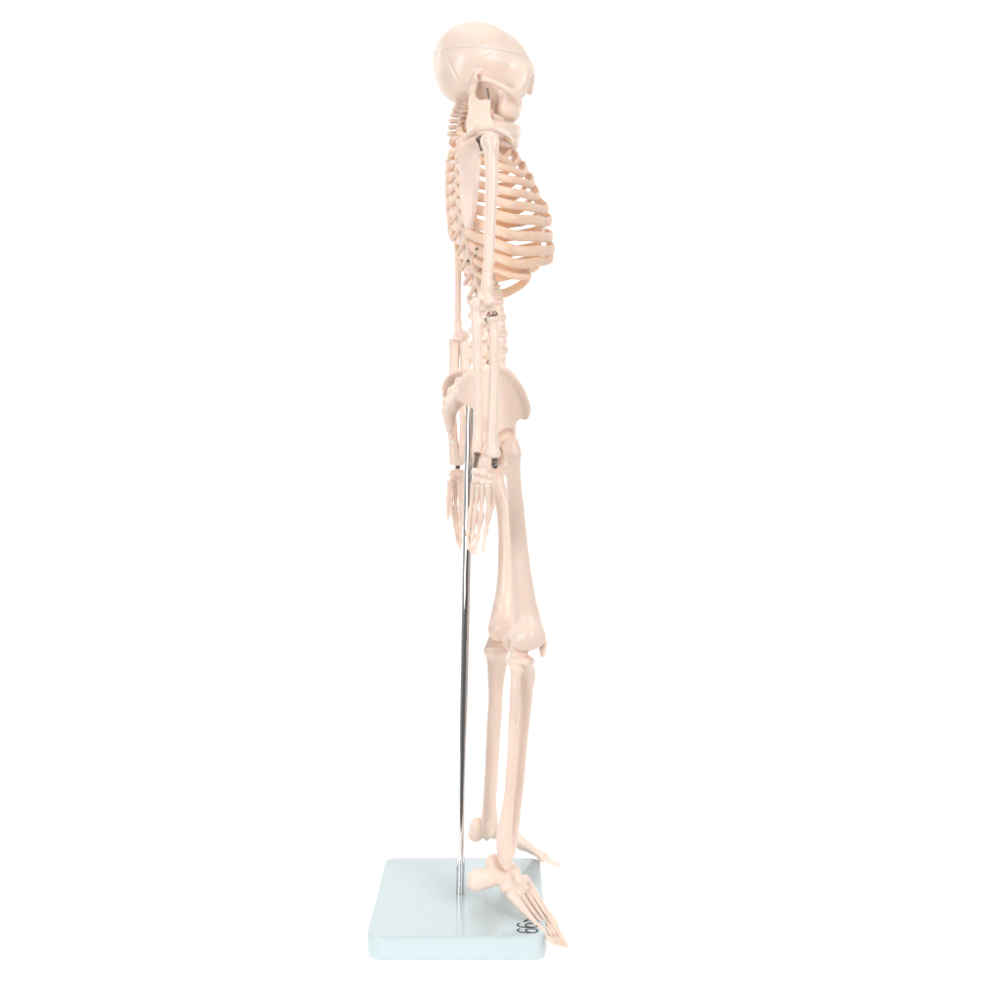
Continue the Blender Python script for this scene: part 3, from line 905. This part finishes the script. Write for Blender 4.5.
def base_mesh():
    hx, hy, t, rc, bv = 0.0800, 0.0925, 0.0205, 0.013, 0.0022
    rings = []
    for (ins, z) in [(0.0042, -0.002), (0.0014, -0.0012), (0.0, 0.003), (0.0, t - bv), (bv * .3, t - bv * .3), (bv, t)]:
        ring = []
        for (sx, sy, a0) in ((1, 1, 0), (-1, 1, 90), (-1, -1, 180), (1, -1, 270)):
            for k in range(9):
                a = math.radians(a0 + k * 90 / 8)
                r = rc - ins
                ring.append((sx * (hx - rc) + r * math.cos(a), sy * (hy - rc) + r * math.sin(a), z))
        rings.append(ring)
    V = [p for r in rings for p in r]; n = len(rings[0]); F = []
    for i in range(len(rings) - 1):
        for k in range(n):
            F.append((i * n + k, i * n + (k + 1) % n, (i + 1) * n + (k + 1) % n, (i + 1) * n + k))
    F.append(tuple(range(n))[::-1]); F.append(tuple((len(rings) - 1) * n + k for k in range(n)))
    return V, F, t


V, F, T = base_mesh()
BP_ = link('base_plate', V, F, BASE, stand)
md = BP_.modifiers.new('wn', 'WEIGHTED_NORMAL'); md.keep_sharp = False
topw = Matrix.Rotation(YAW, 3, 'Z') @ Vector(L(470, 392, 0))
v, f = loft([(0, 0, T), (topw.x * .5, topw.y * .5, T + (topw.z - T) * .5), tuple(topw)], [.0040] * 3, [.0040] * 3, np.array((1.0, 0, 0)), 48, cap=False, power=2)
link('support_rod', v, f, CHROME, stand)
SIX = [(.0080, .0158), (.0066, .0178), (.0046, .0182), (.0024, .0166), (.0009, .0130), (.0003, .0085), (.0005, .0045), (.0018, .0014), (.0043, .0003),
       (.0068, .0014), (.0082, .0045), (.0078, .0080), (.0062, .0103), (.0040, .0107), (.0017, .0090), (.0005, .0058)]
for k in range(2):
    pth = catmull([(0.0722 - h, -0.0856 + 0.0108 * k + a * 1.06, T + .00025) for a, h in SIX], 4)
    v, f = loft(pth, [.00075] * len(pth), [.0002] * len(pth), np.array((0, 0, 1.0)), 8)
    link('number_marking', v, f, INK, BP_)
v, f = rod((0.0600, -0.0630, T + .0002), (0.0640, -0.0580, T + .0002), .0006, 8); link('number_marking', v, f, INK, BP_)

# ----------------------------------------------------------------- white sweep
ZG = -0.002
prof = [(-0.24, 0), (0.0, 0), (0.3, 0), (0.6, 0)] + [(0.6 + 0.9 * math.sin(a), 0.9 - 0.9 * math.cos(a)) for a in np.linspace(0.1, math.pi / 2, 14)] + [(1.5, 2.6)]
V = [(x * float(np.interp(y, (-.24, .3, .6, 1.5), (.52, .80, 1.25, 2.1))), y, z + ZG) for (y, z) in prof for x in (-1, 1)]
F = [(2 * i, 2 * i + 1, 2 * i + 3, 2 * i + 2) for i in range(len(prof) - 1)]
g = link('ground', V, F, WHITE); g['kind'] = 'structure'; g['label'] = 'seamless white backlit sweep, floor and background in one'

# ----------------------------------------------------------------- light
w = bpy.data.worlds.new('World'); bpy.context.scene.world = w; w.use_nodes = True
nt = w.node_tree; bg = nt.nodes['Background']
tc = nt.nodes.new('ShaderNodeTexCoord'); sx = nt.nodes.new('ShaderNodeSeparateXYZ')
mr = nt.nodes.new('ShaderNodeMapRange'); mr.inputs['From Min'].default_value = -0.85; mr.inputs['From Max'].default_value = -0.1
mr.inputs['To Min'].default_value = 0.14; mr.inputs['To Max'].default_value = 0.40
nt.links.new(tc.outputs['Generated'], sx.inputs[0]); nt.links.new(sx.outputs['Y'], mr.inputs['Value'])
m2 = nt.nodes.new('ShaderNodeMapRange'); m2.inputs['From Min'].default_value = 0.15; m2.inputs['From Max'].default_value = 0.5
m2.inputs['To Min'].default_value = 0.0; m2.inputs['To Max'].default_value = 0.22
ad = nt.nodes.new('ShaderNodeMath'); ad.operation = 'ADD'
nt.links.new(sx.outputs['Y'], m2.inputs['Value']); nt.links.new(mr.outputs['Result'], ad.inputs[0]); nt.links.new(m2.outputs['Result'], ad.inputs[1])
nt.links.new(ad.outputs[0], bg.inputs['Color'])
bg.inputs['Strength'].default_value = 1.0


def lamp(name, loc, target, sx_, sy_, power, col=(1, 1, 1)):
    l = bpy.data.lights.new(name, 'AREA'); l.shape = 'RECTANGLE'; l.size = sx_; l.size_y = sy_; l.energy = power; l.color = col
    o = bpy.data.objects.new(name, l); C.objects.link(o); o.location = loc
    o.rotation_euler = (Vector(target) - Vector(loc)).to_track_quat('-Z', 'Y').to_euler()
    return o


lamp('background_lamp', (0, 2.15, 1.0), (0, 1.0, 1.0), 4.6, 3.0, 74)
lamp('floor_lamp', (0, 0.42, -0.55), (0, 0.42, 0), 2.4, 1.5, 19)
lamp('top_softbox', (0, 0.10, 3.2), (0, 0.10, 0), 2.4, 2.4, 23)
lamp('rim_softbox', (-1.15, 0.45, 1.15), (0, 0, 0.44), 0.5, 0.8, 4)
lamp('key_softbox', (-0.95, -1.45, 0.56), (0, 0, 0.45), 0.5, 1.02, 15.5)
lamp('fill_softbox', (1.2, -1.5, 1.15), (0, 0, 0.42), 0.9, 1.0, 23)

# ----------------------------------------------------------------- camera
cam = bpy.data.cameras.new('camera'); co = bpy.data.objects.new('camera', cam); C.objects.link(co)
co.location = (CAMX, -DIST, CAMZ); co.rotation_euler = (math.pi / 2, 0, 0)
cam.sensor_width = 36; cam.lens = FOC / 1000 * 36; cam.shift_y = -(500 - HORIZON) / 1000
cam.clip_start = 0.02; cam.clip_end = 60
S = bpy.context.scene
S.camera = co
S.view_settings.view_transform = 'Standard'; S.view_settings.look = 'None'; S.view_settings.exposure = 0.13; S.view_settings.gamma = 1
S.view_settings.use_curve_mapping = False
S.render.engine = 'CYCLES'
S.cycles.use_denoising = True
S.cycles.max_bounces = 10; S.cycles.diffuse_bounces = 6
